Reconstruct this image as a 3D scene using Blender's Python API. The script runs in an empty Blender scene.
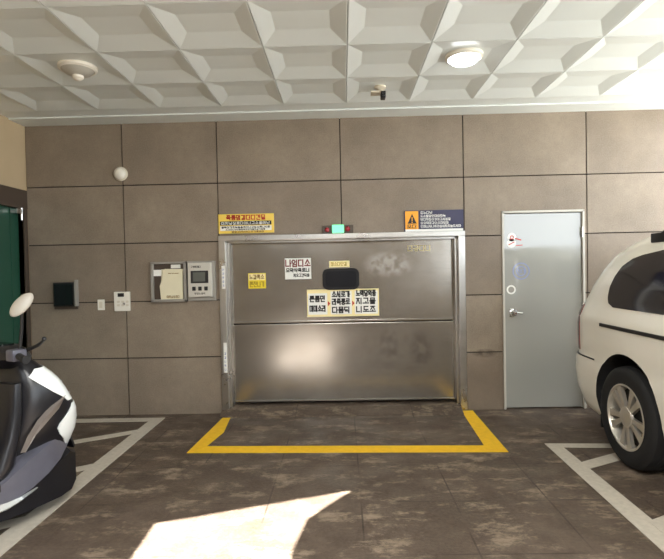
import bpy, bmesh, math, random
from mathutils import Vector, Matrix
C = bpy.context.scene.collection
S = bpy.context.scene
random.seed(7)
PI = math.pi

# ------------------------------------------------------------------ camera
yaw, pitch, roll, EYE = .0214, -.0194, -.0207, 1.427
fwd = Vector((-math.sin(yaw)*math.cos(pitch), math.cos(yaw)*math.cos(pitch), math.sin(pitch)))
rgt = Vector((math.cos(yaw), math.sin(yaw), 0)); up = rgt.cross(fwd)
r2 = rgt*math.cos(roll) + up*math.sin(roll); u2 = -rgt*math.sin(roll) + up*math.cos(roll)
cd = bpy.data.cameras.new('camera'); cam = bpy.data.objects.new('camera', cd); C.objects.link(cam)
cd.sensor_width = 36; cd.lens = 500/664*36; cd.clip_start = .02
m = Matrix((r2, u2, -fwd)).transposed().to_4x4(); m.translation = (0, 0, EYE)
cam.matrix_world = m; S.camera = cam

# ------------------------------------------------------------------ sky, sun, exposure
SKY = 2.2
w = bpy.data.worlds.new('sky'); S.world = w; w.use_nodes = True
bg = w.node_tree.nodes['Background']; bg.inputs[0].default_value = (.86, .93, 1, 1); bg.inputs[1].default_value = SKY
SUNX, SUNT = .25, 1.3                       # sun travels (SUNX, 1, -SUNT): from behind and a little left
sd = bpy.data.lights.new('sun', 'SUN'); sd.energy = 30; sd.angle = .009; sd.color = (1, .985, .955)
so = bpy.data.objects.new('sun', sd); C.objects.link(so); so.location = (0, -6, 8)
so.rotation_euler = Vector((SUNX, 1, -SUNT)).to_track_quat('-Z', 'Y').to_euler()
ld = bpy.data.lights.new('fill_light', 'AREA'); ld.shape = 'RECTANGLE'; ld.size = 1.6; ld.size_y = 1.2; ld.energy = 62; ld.color = (1, .985, .96)
lo = bpy.data.objects.new('fill_light', ld); C.objects.link(lo); lo.location = (.1, .4, 2.92)      # added fill light out of view, brightens the van side and walls
S.view_settings.view_transform = 'Standard'; S.view_settings.look = 'None'
S.view_settings.gamma = 1; S.view_settings.use_curve_mapping = False
S.view_settings.exposure = 1.34

# ------------------------------------------------------------------ materials
def srgb(r, g, b):
    f = lambda c: (c/255/12.92) if c/255 <= .04045 else ((c/255+.055)/1.055)**2.4
    return (f(r), f(g), f(b), 1)
MATS = {}
def mat(name, col, rough=.5, metal=0, noise=0, nscale=8, emit=0, spec=.5, bump=0, coat=0, bscale=None):
    """plain principled material with object-space noise variation"""
    if name in MATS: return MATS[name]
    M = bpy.data.materials.new(name); M.use_nodes = True; nt = M.node_tree; b = nt.nodes['Principled BSDF']
    b.inputs['Base Color'].default_value = col; b.inputs['Roughness'].default_value = rough
    b.inputs['Metallic'].default_value = metal; b.inputs['Specular IOR Level'].default_value = spec
    b.inputs['Coat Weight'].default_value = coat
    tc = nt.nodes.new('ShaderNodeTexCoord')
    n = nt.nodes.new('ShaderNodeTexNoise'); n.inputs['Scale'].default_value = nscale; n.inputs['Detail'].default_value = 6
    nt.links.new(tc.outputs['Object'], n.inputs['Vector'])
    mx = nt.nodes.new('ShaderNodeMix'); mx.data_type = 'RGBA'
    k = max(noise, .02)
    mx.inputs['A'].default_value = (col[0]*(1-k), col[1]*(1-k), col[2]*(1-k), 1)
    mx.inputs['B'].default_value = (min(1, col[0]*(1+k)), min(1, col[1]*(1+k)), min(1, col[2]*(1+k)), 1)
    nt.links.new(n.outputs['Fac'], mx.inputs['Factor']); nt.links.new(mx.outputs['Result'], b.inputs['Base Color'])
    if bump:
        bp = nt.nodes.new('ShaderNodeBump'); bp.inputs['Strength'].default_value = bump; bp.inputs['Distance'].default_value = .01
        n2 = nt.nodes.new('ShaderNodeTexNoise'); n2.inputs['Scale'].default_value = bscale or nscale*6
        nt.links.new(tc.outputs['Object'], n2.inputs['Vector'])
        nt.links.new(n2.outputs['Fac'], bp.inputs['Height']); nt.links.new(bp.outputs['Normal'], b.inputs['Normal'])
    if emit:
        b.inputs['Emission Color'].default_value = col; b.inputs['Emission Strength'].default_value = emit
    MATS[name] = M
    return M
class NT:
    """tiny node-graph helper"""
    def __init__(s, name):
        s.M = bpy.data.materials.new(name); s.M.use_nodes = True; s.t = s.M.node_tree; s.b = s.t.nodes['Principled BSDF']
        s.pos = s.t.nodes.new('ShaderNodeTexCoord').outputs['Object']; MATS[name] = s.M
    def link(s, a, b): s.t.links.new(a, b)
    def noise(s, scale, detail=6, rough=.55, vec=None, stretch=None):
        n = s.t.nodes.new('ShaderNodeTexNoise'); n.inputs['Scale'].default_value = scale
        n.inputs['Detail'].default_value = detail; n.inputs['Roughness'].default_value = rough
        v = vec or s.pos
        if stretch:
            mp = s.t.nodes.new('ShaderNodeMapping'); mp.inputs['Scale'].default_value = stretch; s.link(v, mp.inputs['Vector']); v = mp.outputs['Vector']
        s.link(v, n.inputs['Vector']); return n.outputs['Fac']
    def ramp(s, f, a, b, ca=0., cb=1.):
        n = s.t.nodes.new('ShaderNodeMapRange'); n.inputs['From Min'].default_value = a; n.inputs['From Max'].default_value = b
        n.inputs['To Min'].default_value = ca; n.inputs['To Max'].default_value = cb; s.link(f, n.inputs['Value']); return n.outputs['Result']
    def math(s, op, a, b=None):
        n = s.t.nodes.new('ShaderNodeMath'); n.operation = op
        for i, v in enumerate((a, b)):
            if v is None: continue
            if isinstance(v, (int, float)): n.inputs[i].default_value = v
            else: s.link(v, n.inputs[i])
        return n.outputs[0]
    def mix(s, f, a, b):
        n = s.t.nodes.new('ShaderNodeMix'); n.data_type = 'RGBA'
        for k, v in (('Factor', f), ('A', a), ('B', b)):
            if isinstance(v, (tuple, float, int)): n.inputs[k].default_value = v
            else: s.link(v, n.inputs[k])
        return n.outputs['Result']
    def sep(s, v=None):
        n = s.t.nodes.new('ShaderNodeSeparateXYZ'); s.link(v or s.pos, n.inputs[0]); return n.outputs
    def attr(s, name):
        n = s.t.nodes.new('ShaderNodeAttribute'); n.attribute_name = name; return n.outputs['Fac']
    def bump(s, h, strength=.3, dist=.01):
        n = s.t.nodes.new('ShaderNodeBump'); n.inputs['Strength'].default_value = strength; n.inputs['Distance'].default_value = dist
        s.link(h, n.inputs['Height']); s.link(n.outputs['Normal'], s.b.inputs['Normal'])
    def done(s, col, rough=None, metal=0, spec=.5):
        if isinstance(col, tuple): s.b.inputs['Base Color'].default_value = col
        else: s.link(col, s.b.inputs['Base Color'])
        if rough is not None:
            if isinstance(rough, (int, float)): s.b.inputs['Roughness'].default_value = rough
            else: s.link(rough, s.b.inputs['Roughness'])
        s.b.inputs['Metallic'].default_value = metal; s.b.inputs['Specular IOR Level'].default_value = spec
        return s.M

# granite wall tiles
g = NT('granite_tile')
big = g.ramp(g.noise(2.2, 5), .35, .65); fine = g.ramp(g.noise(90, 3, .7), .3, .7); mid = g.ramp(g.noise(14, 6, .65), .35, .65)
c = g.mix(big, srgb(120, 106, 90), srgb(148, 133, 115))
c = g.mix(g.math('MULTIPLY', mid, .45), c, srgb(116, 103, 89))
c = g.mix(g.math('MULTIPLY', fine, .4), c, srgb(168, 157, 142))
c = g.mix(g.math('MULTIPLY', g.attr('tone'), .35), c, srgb(110, 97, 85))
z = g.sep()[2]
grime = g.math('MULTIPLY', g.ramp(z, .5, 0.), g.ramp(g.noise(3, 5, .6, stretch=(1, 1, .4)), .35, .75))
c = g.mix(g.math('MULTIPLY', grime, .45), c, srgb(88, 75, 64))
# one dark scuff beside the lift door
dx = g.math('SUBTRACT', g.sep()[0], 1.40); dz = g.math('SUBTRACT', z, .565)
rr = g.math('ADD', g.math('MULTIPLY', g.math('MULTIPLY', dx, dx), 60.), g.math('MULTIPLY', g.math('MULTIPLY', dz, dz), 500.))
sc = g.math('MULTIPLY', g.ramp(rr, 1.1, .0), g.ramp(g.noise(16), .3, .55))
c = g.mix(g.math('MULTIPLY', sc, .7), c, srgb(60, 44, 34))
g.bump(fine, .08); g.done(c, g.ramp(g.noise(5), .3, .7, .42, .6), spec=.4)

# worn garage concrete
g = NT('worn_concrete')
n1 = g.ramp(g.noise(1.3, 8, .62), .38, .62); n2 = g.ramp(g.noise(6, 9, .7), .42, .62); n3 = g.ramp(g.noise(45, 5, .7), .35, .65)
n4 = g.ramp(g.noise(4.2, 10, .78, stretch=(.7, 1.3, 1)), .52, .62)
c = g.mix(n1, srgb(68, 57, 48), srgb(90, 77, 66))
c = g.mix(g.math('MULTIPLY', n2, .6), c, srgb(62, 51, 43))
c = g.mix(g.math('MULTIPLY', n4, .7), c, srgb(152, 136, 116))
c = g.mix(g.math('MULTIPLY', n3, .3), c, srgb(114, 98, 83))
x, y, _ = g.sep()
def line(v, off, step, wd):
    fr = g.math('FRACT', g.math('DIVIDE', g.math('SUBTRACT', v, off - step/2), step))
    return g.math('LESS_THAN', g.math('ABSOLUTE', g.math('SUBTRACT', fr, .5)), wd/step/2)
ln = g.math('MAXIMUM', line(x, .085, .57, .010), line(y, 2.47, .57, .010))
ln = g.math('MULTIPLY', ln, g.ramp(g.noise(1.7, 3), .42, .58))
c = g.mix(g.math('MULTIPLY', ln, .75), c, srgb(50, 41, 34))
g.bump(g.math('ADD', n3, n2), .18, .006); g.done(c, g.ramp(g.noise(2.5, 6), .35, .65, .42, .72), spec=.45)

# brushed stainless
def steel(name, base, r0, r1, stretch, metal=1):
    g = NT(name)
    st = g.noise(4, 8, .7, stretch=stretch); cl = g.ramp(g.noise(2.2, 5, .6), .35, .65); sm = g.ramp(g.noise(7, 6, .65), .5, .75)
    c = g.mix(g.ramp(st, .3, .7), tuple(v*.9 for v in base[:3])+(1,), base)
    c = g.mix(g.math('MULTIPLY', cl, .35), c, tuple(v*.72 for v in base[:3])+(1,))
    c = g.mix(g.math('MULTIPLY', sm, .25), c, srgb(120, 104, 88))
    rough = g.ramp(g.noise(3, 5), .3, .7, r0, r1)
    if name == 'door_steel':                   # pale glue residue and two dull scuffs on the panels
        X, _, Z = g.sep()
        def blot(cx, cz, rx, rz, sc):
            a = g.math('DIVIDE', g.math('SUBTRACT', X, cx), rx); b = g.math('DIVIDE', g.math('SUBTRACT', Z, cz), rz)
            d = g.math('ADD', g.math('MULTIPLY', a, a), g.math('MULTIPLY', b, b))
            return g.math('MULTIPLY', g.ramp(d, 1.2, .2), g.ramp(g.noise(sc, 4), .4, .56))
        c = g.mix(g.math('MULTIPLY', blot(.47, 1.47, .26, .13, 13), .7), c, srgb(206, 206, 204))
        c = g.mix(g.math('MULTIPLY', g.math('MAXIMUM', blot(.46, .62, .10, .22, 9), blot(.78, .60, .13, .2, 9)), .45), c, srgb(96, 90, 84))
    g.bump(st, .012, .004)
    return g.done(c, rough, metal=metal)
steel('door_steel', srgb(162, 157, 149), .18, .25, (1, 1, 12), .85)
steel('frame_steel', srgb(190, 188, 184), .25, .36, (12, 12, .6))
mat('ceiling_white', srgb(222, 228, 227), .32, noise=.04, nscale=3, spec=.5)
mat('plaster', srgb(186, 166, 134), .8, noise=.06, nscale=5, bump=.1)
mat('dark_gap', srgb(40, 32, 27), .9)
mat('door_paint', srgb(158, 158, 152), .05, noise=.03, nscale=2, spec=1.)
mat('chrome', srgb(215, 215, 212), .2, 1)
mat('yellow_paint', srgb(232, 184, 30), .6, noise=.18, nscale=22, bump=.1)
mat('white_paint', srgb(184, 176, 162), .65, noise=.22, nscale=30, bump=.1)
mat('sign_yellow', srgb(238, 204, 88), .4); mat('sign_white', srgb(236, 236, 230), .4); mat('sign_cream', srgb(246, 230, 170), .45)
mat('sign_navy', srgb(42, 40, 74), .4); mat('ink_black', srgb(26, 24, 26), .5); mat('ink_red', srgb(190, 44, 36), .5)
mat('ink_dark_red', srgb(120, 28, 34), .5); mat('ink_olive', srgb(176, 150, 30), .5); mat('sign_orange', srgb(246, 168, 30), .4)
mat('ink_blue', srgb(138, 150, 190), .5); mat('ink_brown', srgb(136, 106, 50), .5); mat('sticker_yellow', srgb(238, 214, 50), .4)
mat('white_plastic', srgb(232, 228, 216), .4); mat('grey_plastic', srgb(150, 146, 138), .45); mat('cream_plastic', srgb(216, 208, 190), .45)
mat('panel_grey', srgb(196, 192, 182), .4); mat('lcd', srgb(92, 96, 92), .15); mat('black_gloss', srgb(14, 18, 20), .12)
mat('black_plastic', srgb(26, 26, 27), .45); mat('rubber', srgb(24, 24, 25), .75, bump=.15, nscale=30); mat('dark_glass', srgb(20, 20, 28), .08, spec=.7)
mat('window_dark', srgb(22, 22, 28), .35, spec=.2); mat('bronze_frame', srgb(74, 62, 52), .5); mat('green_steel', srgb(38, 78, 62), .4, noise=.08, nscale=4)
mat('green_lamp', (.13, .75, .30, 1), .4, emit=.7); mat('red_lens', srgb(150, 26, 40), .25)
mat('lamp_glow', (.92, .97, 1, 1), .4, emit=4); mat('lamp_off', srgb(176, 172, 162), .35)
mat('paper', srgb(226, 218, 188), .7, noise=.06, nscale=14)
mat('car_paint', srgb(236, 232, 220), .22, coat=.6, noise=.02); mat('tail_red', srgb(110, 18, 18), .15)
mat('alloy', srgb(206, 200, 188), .35, .65, noise=.12, nscale=20); mat('alloy_dark', srgb(60, 58, 55), .5, .6)
mat('scooter_white', srgb(236, 240, 238), .25, coat=.5); mat('scooter_black', srgb(24, 24, 28), .3, noise=.1, nscale=10)
mat('scooter_grey', srgb(88, 88, 98), .35, noise=.12, nscale=18); mat('scooter_trim', srgb(116, 108, 102), .4)
mat('seat_vinyl', srgb(22, 22, 23), .55); mat('mirror_reflection', srgb(168, 162, 150), .35); mat('silver', srgb(224, 228, 228), .22, .7)  # scooter mirror colour: cream reflection put in as plain colour
mat('paving', srgb(156, 155, 150), .85, noise=.15, nscale=2, bump=.1); mat('asphalt', srgb(84, 83, 81), .9, noise=.15, nscale=2, bump=.1)

# ------------------------------------------------------------------ mesh helpers
class MB:
    def __init__(s): s.b = bmesh.new(); s.mi = 0
    def _f(s, vs):
        try: f = s.b.faces.new(vs); f.material_index = s.mi; return f
        except ValueError: return None
    def box(s, x0, x1, y0, y1, z0, z1, bev=0, M=None):
        r = bmesh.ops.create_cube(s.b, size=1); vs = r['verts']
        for v in vs:
            v.co = Vector(((x0+x1)/2+v.co.x*(x1-x0), (y0+y1)/2+v.co.y*(y1-y0), (z0+z1)/2+v.co.z*(z1-z0)))
        fs = {f for v in vs for f in v.link_faces}
        for f in fs: f.material_index = s.mi
        if bev:
            es = list({e for v in vs for e in v.link_edges})
            rr = bmesh.ops.bevel(s.b, geom=es, offset=bev, segments=2, affect='EDGES', profile=.6)
            vs = list({v for f in rr['faces'] for v in f.verts} | {v for v in vs if v.is_valid})
            for f in rr['faces']: f.material_index = s.mi
        if M:
            for v in vs: v.co = M @ v.co
        return s
    def prism(s, poly, axis, a, b, bev=0):
        """poly of 2-D points extruded along axis from a to b; axis 'x': (y,z), 'y': (x,z), 'z': (x,y)"""
        def P(p, t): return {'x': (t, p[0], p[1]), 'y': (p[0], t, p[1]), 'z': (p[0], p[1], t)}[axis]
        A = [s.b.verts.new(P(p, a)) for p in poly]; B = [s.b.verts.new(P(p, b)) for p in poly]
        n = len(poly); fs = [s._f(A), s._f(B[::-1])]
        for i in range(n): fs.append(s._f((A[i], B[i], B[(i+1) % n], A[(i+1) % n])))
        fs = [f for f in fs if f]
        bmesh.ops.recalc_face_normals(s.b, faces=fs)
        if bev:
            es = [e for e in fs[0].edges] + [e for e in fs[1].edges]
            rr = bmesh.ops.bevel(s.b, geom=es, offset=bev, segments=2, affect='EDGES', profile=.6)
            for f in rr['faces']: f.material_index = s.mi
        return s
    def loft(s, rings, close=True, caps=True):
        V = [[s.b.verts.new(p) for p in r] for r in rings]; n = len(V[0]); fs = []
        for a, b in zip(V, V[1:]):
            for i in range(n if close else n-1):
                fs.append(s._f((a[i], a[(i+1) % n], b[(i+1) % n], b[i])))
        if caps: fs += [s._f(V[0][::-1]), s._f(V[-1])]
        bmesh.ops.recalc_face_normals(s.b, faces=[f for f in fs if f])
        return s
    def lathe(s, prof, o, axis='z', seg=32):
        """prof: (radius, height) list"""
        o = Vector(o)
        def P(r, h, a):
            ca, sa = r*math.cos(a), r*math.sin(a)
            return o + Vector({'z': (ca, sa, h), 'y': (ca, h, sa), 'x': (h, ca, sa)}[axis])
        return s.loft([[P(max(r, 1e-4), h, 2*PI*i/seg) for i in range(seg)] for r, h in prof])
    def tube(s, pts, r, seg=10):
        pts = [Vector(p) for p in pts]; rs = r if isinstance(r, (list, tuple)) else [r]*len(pts); rings = []
        ref = Vector((0, 0, 1))
        for i, p in enumerate(pts):
            d = (pts[min(i+1, len(pts)-1)] - pts[max(i-1, 0)]).normalized()
            a = d.cross(ref if abs(d.dot(ref)) < .95 else Vector((1, 0, 0))).normalized(); b = d.cross(a)
            rings.append([p + (a*math.cos(2*PI*k/seg) + b*math.sin(2*PI*k/seg))*rs[i] for k in range(seg)])
        return s.loft(rings)
    def ball(s, c, r, sx=1, sy=1, sz=1, M=None):
        rr = bmesh.ops.create_uvsphere(s.b, u_segments=20, v_segments=12, radius=1)
        for v in rr['verts']:
            p = Vector((v.co.x*r*sx, v.co.y*r*sy, v.co.z*r*sz))
            if M: p = M @ p
            v.co = p + Vector(c)
        for f in {f for v in rr['verts'] for f in v.link_faces}: f.material_index = s.mi
        return s
    def quad(s, a, b, c, d): s._f([s.b.verts.new(p) for p in (a, b, c, d)]); return s
    def build(s, name, mats, parent=None, smooth=False, loc=None):
        me = bpy.data.meshes.new(name)
        if smooth:
            for f in s.b.faces: f.smooth = True
            for e in s.b.edges:
                if len(e.link_faces) == 2 and e.calc_face_angle(0) > .6: e.smooth = False
        if loc:
            for v in s.b.verts: v.co -= Vector(loc)
        s.b.to_mesh(me); s.b.free()
        for mm in (mats if isinstance(mats, (list, tuple)) else [mats]): me.materials.append(MATS[mm])
        o = bpy.data.objects.new(name, me); C.objects.link(o)
        if loc: o.location = loc
        if parent: o.parent = parent
        return o
def tag(o, label=None, cat=None, group=None, kind=None):
    for k, v in (('label', label), ('category', cat), ('group', group), ('kind', kind)):
        if v: o[k] = v
    return o
def empty(name, loc, rz=0):
    o = bpy.data.objects.new(name, None); C.objects.link(o); o.location = loc; o.rotation_euler = (0, 0, rz); o.empty_display_size = .1
    return o
def kids(o): return [c for c in bpy.data.objects if c.parent == o]

# ------------------------------------------------------------------ the setting
CEIL, WALLX, BACK = 2.945, -3.175, 5.0
f = MB(); f.quad((-9, -5.2, 0), (4.3, -5.2, 0), (4.3, 5.6, 0), (-9, 5.6, 0))
tag(f.build('floor', 'worn_concrete'), 'stained brown concrete garage floor', 'floor', kind='structure')
f = MB(); f.box(-30, 4.3, -26, -5.2, -.2, -.004)
tag(f.build('street', 'asphalt'), 'dark asphalt street in front of the garage', 'ground', kind='structure')
f = MB(); f.box(4.3, 34, -26, 12, -.2, -.004)
tag(f.build('forecourt', 'paving'), 'pale paved yard at the open right side of the garage', 'ground', kind='structure')

# back wall: granite slabs with open joints, leaving the two door openings
lift = (-1.235, 1.216, -1, 1.785); side = (1.585, 2.395, -1, 1.972)
def subtract(rects, h):
    out = []
    for (a, b, c_, d) in rects:
        x0, x1, z0, z1 = max(a, h[0]), min(b, h[1]), max(c_, h[2]), min(d, h[3])
        if x0 >= x1 or z0 >= z1: out.append((a, b, c_, d)); continue
        for q in ((a, x0, c_, d), (x1, b, c_, d), (x0, x1, c_, z0), (x0, x1, z1, d)):
            if q[1]-q[0] > 1e-4 and q[3]-q[2] > 1e-4: out.append(q)
    return out
xs = [WALLX, -2.19, -1.234, .001, 1.217, 2.424, 3.63, 4.84, 6.05]; zs = [0, .575, 1.147, 1.735, 2.318, 2.96]
G = .0055
f = MB(); tones = []
for i in range(len(xs)-1):
    for j in range(len(zs)-1):
        t = random.random(); n0 = len(f.b.faces)
        for (a, b, c_, d) in subtract(subtract([(xs[i]+G, xs[i+1]-G, zs[j]+(G if j else 0), zs[j+1]-G)], lift), side):
            f.box(a, b, BACK, BACK+.03, c_, d)
        tones += [t]*(len(f.b.faces)-n0)
f.mi = 1
n0 = len(f.b.faces)
for (a, b, c_, d) in subtract(subtract([(WALLX, 6.05, 0, 3.1)], lift), side): f.box(a, b, BACK+.014, BACK+.3, c_, d)
tones += [0]*(len(f.b.faces)-n0)
wb = f.build('wall_back', ['granite_tile', 'dark_gap'])
at = wb.data.attributes.new('tone', 'FLOAT', 'FACE'); at.data.foreach_set('value', tones)
tag(wb, 'brown granite slab wall with dark open joints', 'wall', kind='structure')

# left wall: plaster above a bronze lintel, green steel door below
f = MB()
for (a, b, c_, d) in subtract([(-5.2, BACK+.1, 0, 3.1)], (3.3, 4.93, -1, 2.28)): f.box(WALLX-.2, WALLX, a, b, c_, d)
tag(f.build('wall_left', 'plaster'), 'beige plastered side wall at left', 'wall', kind='structure')
f = MB(); f.box(WALLX-.15, WALLX+.012, 3.24, 4.99, 2.10, 2.285); f.box(WALLX-.15, WALLX+.012, 4.93, 4.985, 0, 2.1); f.box(WALLX-.15, WALLX+.012, 3.24, 3.3, 0, 2.1)
d3 = tag(empty('door_3', (WALLX, 4.1, 0)), 'dark green steel door in the left side wall', 'door', kind='structure')
f.build('door_frame', 'bronze_frame', d3).matrix_parent_inverse = Matrix.Translation((-WALLX, -4.1, 0))
f = MB(); f.box(WALLX-.1, WALLX-.05, 3.29, 4.94, .005, 2.12)
for yy in (3.7, 4.1, 4.5, 4.8): f.box(WALLX-.05, WALLX-.04, yy, yy+.03, .02, 2.09)
f.build('door_leaf', 'green_steel', d3).matrix_parent_inverse = Matrix.Translation((-WALLX, -4.1, 0))
f = MB(); f.box(WALLX-.04, WALLX+.03, 4.80, 4.90, 2.04, 2.09, .005); f.tube([(WALLX+.02, 4.88, 2.10), (WALLX+.02, 4.88, 1.98)], .012)
f.build('door_bracket', 'chrome', d3).matrix_parent_inverse = Matrix.Translation((-WALLX, -4.1, 0))

f = MB(); f.box(4.4, 8.5, -4.1, -3.95, 0, .8, .01); f.box(WALLX-.2, 3.0, -4.3, -4.1, 0, 3.05)  # added out of view to block sky light and shape the door reflections
tag(f.build('wall_blocker', 'granite_tile'), 'added unseen wall and low parapet blocking light at the front of the garage', 'wall', kind='structure')

# ceiling: sunk pyramid-edged panels on a ribbed grid, plain border by the wall, unseen roof opening added to shape the sun patch
PX, PY, X0, Y1 = .57, .585, .062, 4.575
FW, FY, DEP, RIB = .10, .17, .022, .009
f = MB()
nx0, nx1 = -6, 6
y_first = Y1 - 6*PY
for i in range(nx0, nx1):
    for j in range(6):
        a, b = X0+i*PX, X0+(i+1)*PX; c_, d = Y1-(j+1)*PY, Y1-j*PY
        a0, b0, c0, d0 = a+RIB, b-RIB, c_+RIB, d-RIB
        z0, z1 = CEIL+.004, CEIL+.004+DEP
        o = [(a, c_), (b, c_), (b, d), (a, d)]; q = [(a0, c0), (b0, c0), (b0, d0), (a0, d0)]
        p = [(a0+FW, c0+FY), (b0-FW, c0+FY), (b0-FW, d0-FY), (a0+FW, d0-FY)]
        g1 = [(a+.003, c_+.003), (b-.003, c_+.003), (b-.003, d-.003), (a+.003, d-.003)]
        for k in range(4):
            l = (k+1) % 4
            f.quad((*o[k], z0+.012), (*o[l], z0+.012), (*g1[l], CEIL), (*g1[k], CEIL))
            f.quad((*g1[k], CEIL), (*g1[l], CEIL), (*q[l], CEIL), (*q[k], CEIL))
            f.quad((*q[k], CEIL), (*q[l], CEIL), (*p[l], z1), (*p[k], z1))
        f.quad(*[(*v, z1) for v in p])
xa, xb = X0+nx0*PX, X0+nx1*PX
f.box(xa-.2, xb, Y1, 4.76, CEIL, CEIL+.05); f.box(xa-.2, xb, 4.76, BACK+.2, CEIL-.012, CEIL+.05)      # plain border boards
sdx, sdy = -SUNX*CEIL/SUNT, -CEIL/SUNT
hole = [(x_+sdx, y_+sdy) for x_, y_ in ((-1.09, -.9), (-1.09, 2.50), (-1.10, 2.80), (.03, 3.20), (-.12, 3.0), (-.235, 2.83), (-.29, 2.50), (-.20, -.9))]
ROOFY = -5.2
def slab(poly):
    f.prism(poly, 'z', CEIL, CEIL+.012)
hl = hole; mxl = xa-.2
slab([(mxl, ROOFY), (hl[0][0], ROOFY), (hl[0][0], hl[0][1]), hl[1], hl[2], (hl[2][0], y_first), (mxl, y_first)])
slab([(hl[2][0], y_first), hl[2], hl[3], (hl[3][0], y_first)])
slab([(hl[3][0], y_first), hl[3], hl[4], hl[5], hl[6], hl[7], (hl[7][0], ROOFY), (xb, ROOFY), (xb, y_first)])
slab([(hl[0][0], ROOFY), (hl[7][0], ROOFY), hl[7], hl[0]])
f.box(xa-.2, xb, y_first, BACK+.3, CEIL+.08, CEIL+.3)
tag(f.build('ceiling', 'ceiling_white'), 'cream coffered panel ceiling with thin ribs', 'ceiling', kind='structure')

# sill ramp under the lift door
f = MB(); f.prism([(4.84, .0), (4.84, .008), (4.99, .055), (5.3, .06), (5.3, 0)], 'x', -1.233, 1.147)
tag(f.build('trim_1', 'worn_concrete'), 'low concrete sill ramp under the steel lift door', 'sill', kind='structure')

# ------------------------------------------------------------------ lift door (stainless, two panels)
LD = 5.10
def at_(o, e): o.matrix_parent_inverse = Matrix.Translation(-Vector(e.location)); return o
d1 = tag(empty('door_1', (0, LD, .06)), 'wide stainless steel car lift door of two stacked panels with a small dark window', 'door', kind='structure')
f = MB(); f.box(-1.155, 1.14, LD, LD+.05, .895, 1.745, .004); f.box(-1.155, 1.14, LD-.012, LD, .895, .915, .003)
at_(f.build('upper_panel', 'door_steel', d1), d1)
f = MB(); f.box(-1.155, 1.14, LD, LD+.05, .085, .882, .004); f.box(-1.155, 1.14, LD-.01, LD, .085, .105, .003)
at_(f.build('lower_panel', 'door_steel', d1), d1)
f = MB(); f.box(-1.25, 1.23, LD+.06, LD+.3, .03, 1.9)
at_(f.build('backing', 'dark_gap', d1), d1)
for x0, x1, xi0, xi1 in ((-1.233, -1.165, -1.165, -1.14), (1.147, 1.214, 1.122, 1.147)):
    f = MB(); f.box(x0, x1, 4.965, LD+.06, .012, 1.785, .004); f.box(xi0, xi1, 5.02, LD+.06, .04, 1.75, .003)
    at_(f.build('door_jamb', 'frame_steel', d1), d1)
f = MB(); f.box(-1.233, 1.214, 4.963, LD+.06, 1.735, 1.787, .004); f.box(-1.165, 1.147, 5.02, LD+.06, 1.715, 1.735)
at_(f.build('door_header', 'frame_steel', d1), d1)
def rrect(x0, x1, z0, z1, r, n=5):
    P = []
    for cx, cz, a in ((x1-r, z0+r, -PI/2), (x1-r, z1-r, 0), (x0+r, z1-r, PI/2), (x0+r, z0+r, PI)):
        for k in range(n+1): P.append((cx+r*math.cos(a+k*PI/2/n), cz+r*math.sin(a+k*PI/2/n)))
    return P
f = MB(); f.prism(rrect(-.205, .168, 1.222, 1.44, .06), 'y', LD-.016, LD-.001, .005)
wr = at_(f.build('window_gasket', 'rubber', d1), d1)
f = MB(); f.prism(rrect(-.175, .14, 1.25, 1.412, .04), 'y', LD-.019, LD-.010)
f.build('window_pane', 'window_dark', wr)

# ------------------------------------------------------------------ lettering: little syllable blocks built from strokes
JA = {  # strokes in a unit box
    'g': [((0, 1), (1, 1)), ((1, 1), (1, 0))], 'n': [((0, 1), (0, 0)), ((0, 0), (1, 0))],
    'd': [((0, 1), (1, 1)), ((0, 1), (0, 0)), ((0, 0), (1, 0))], 'm': [((0, 1), (1, 1)), ((1, 1), (1, 0)), ((1, 0), (0, 0)), ((0, 0), (0, 1))],
    's': [((.5, 1), (0, 0)), ((.5, 1), (1, 0))], 'j': [((0, 1), (1, 1)), ((.5, 1), (0, 0)), ((.5, 1), (1, 0))],
    'o': [((.3, 1), (.7, 1)), ((.7, 1), (1, .6)), ((1, .6), (1, .4)), ((1, .4), (.7, 0)), ((.7, 0), (.3, 0)), ((.3, 0), (0, .4)), ((0, .4), (0, .6)), ((0, .6), (.3, 1))],
    'r': [((0, 1), (1, 1)), ((1, 1), (1, .5)), ((1, .5), (0, .5)), ((0, .5), (0, 0)), ((0, 0), (1, 0))]}
def stroke(f, p, q, y, t):
    d = Vector((q[0]-p[0], q[1]-p[1])); l = d.length or 1e-6; d /= l; n = Vector((-d.y, d.x))*t/2; e = d*t/2
    a, b = Vector(p)-e, Vector(q)+e
    f.prism([tuple(a-n), tuple(b-n), tuple(b+n), tuple(a+n)], 'y', y, y-.0012)
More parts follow.
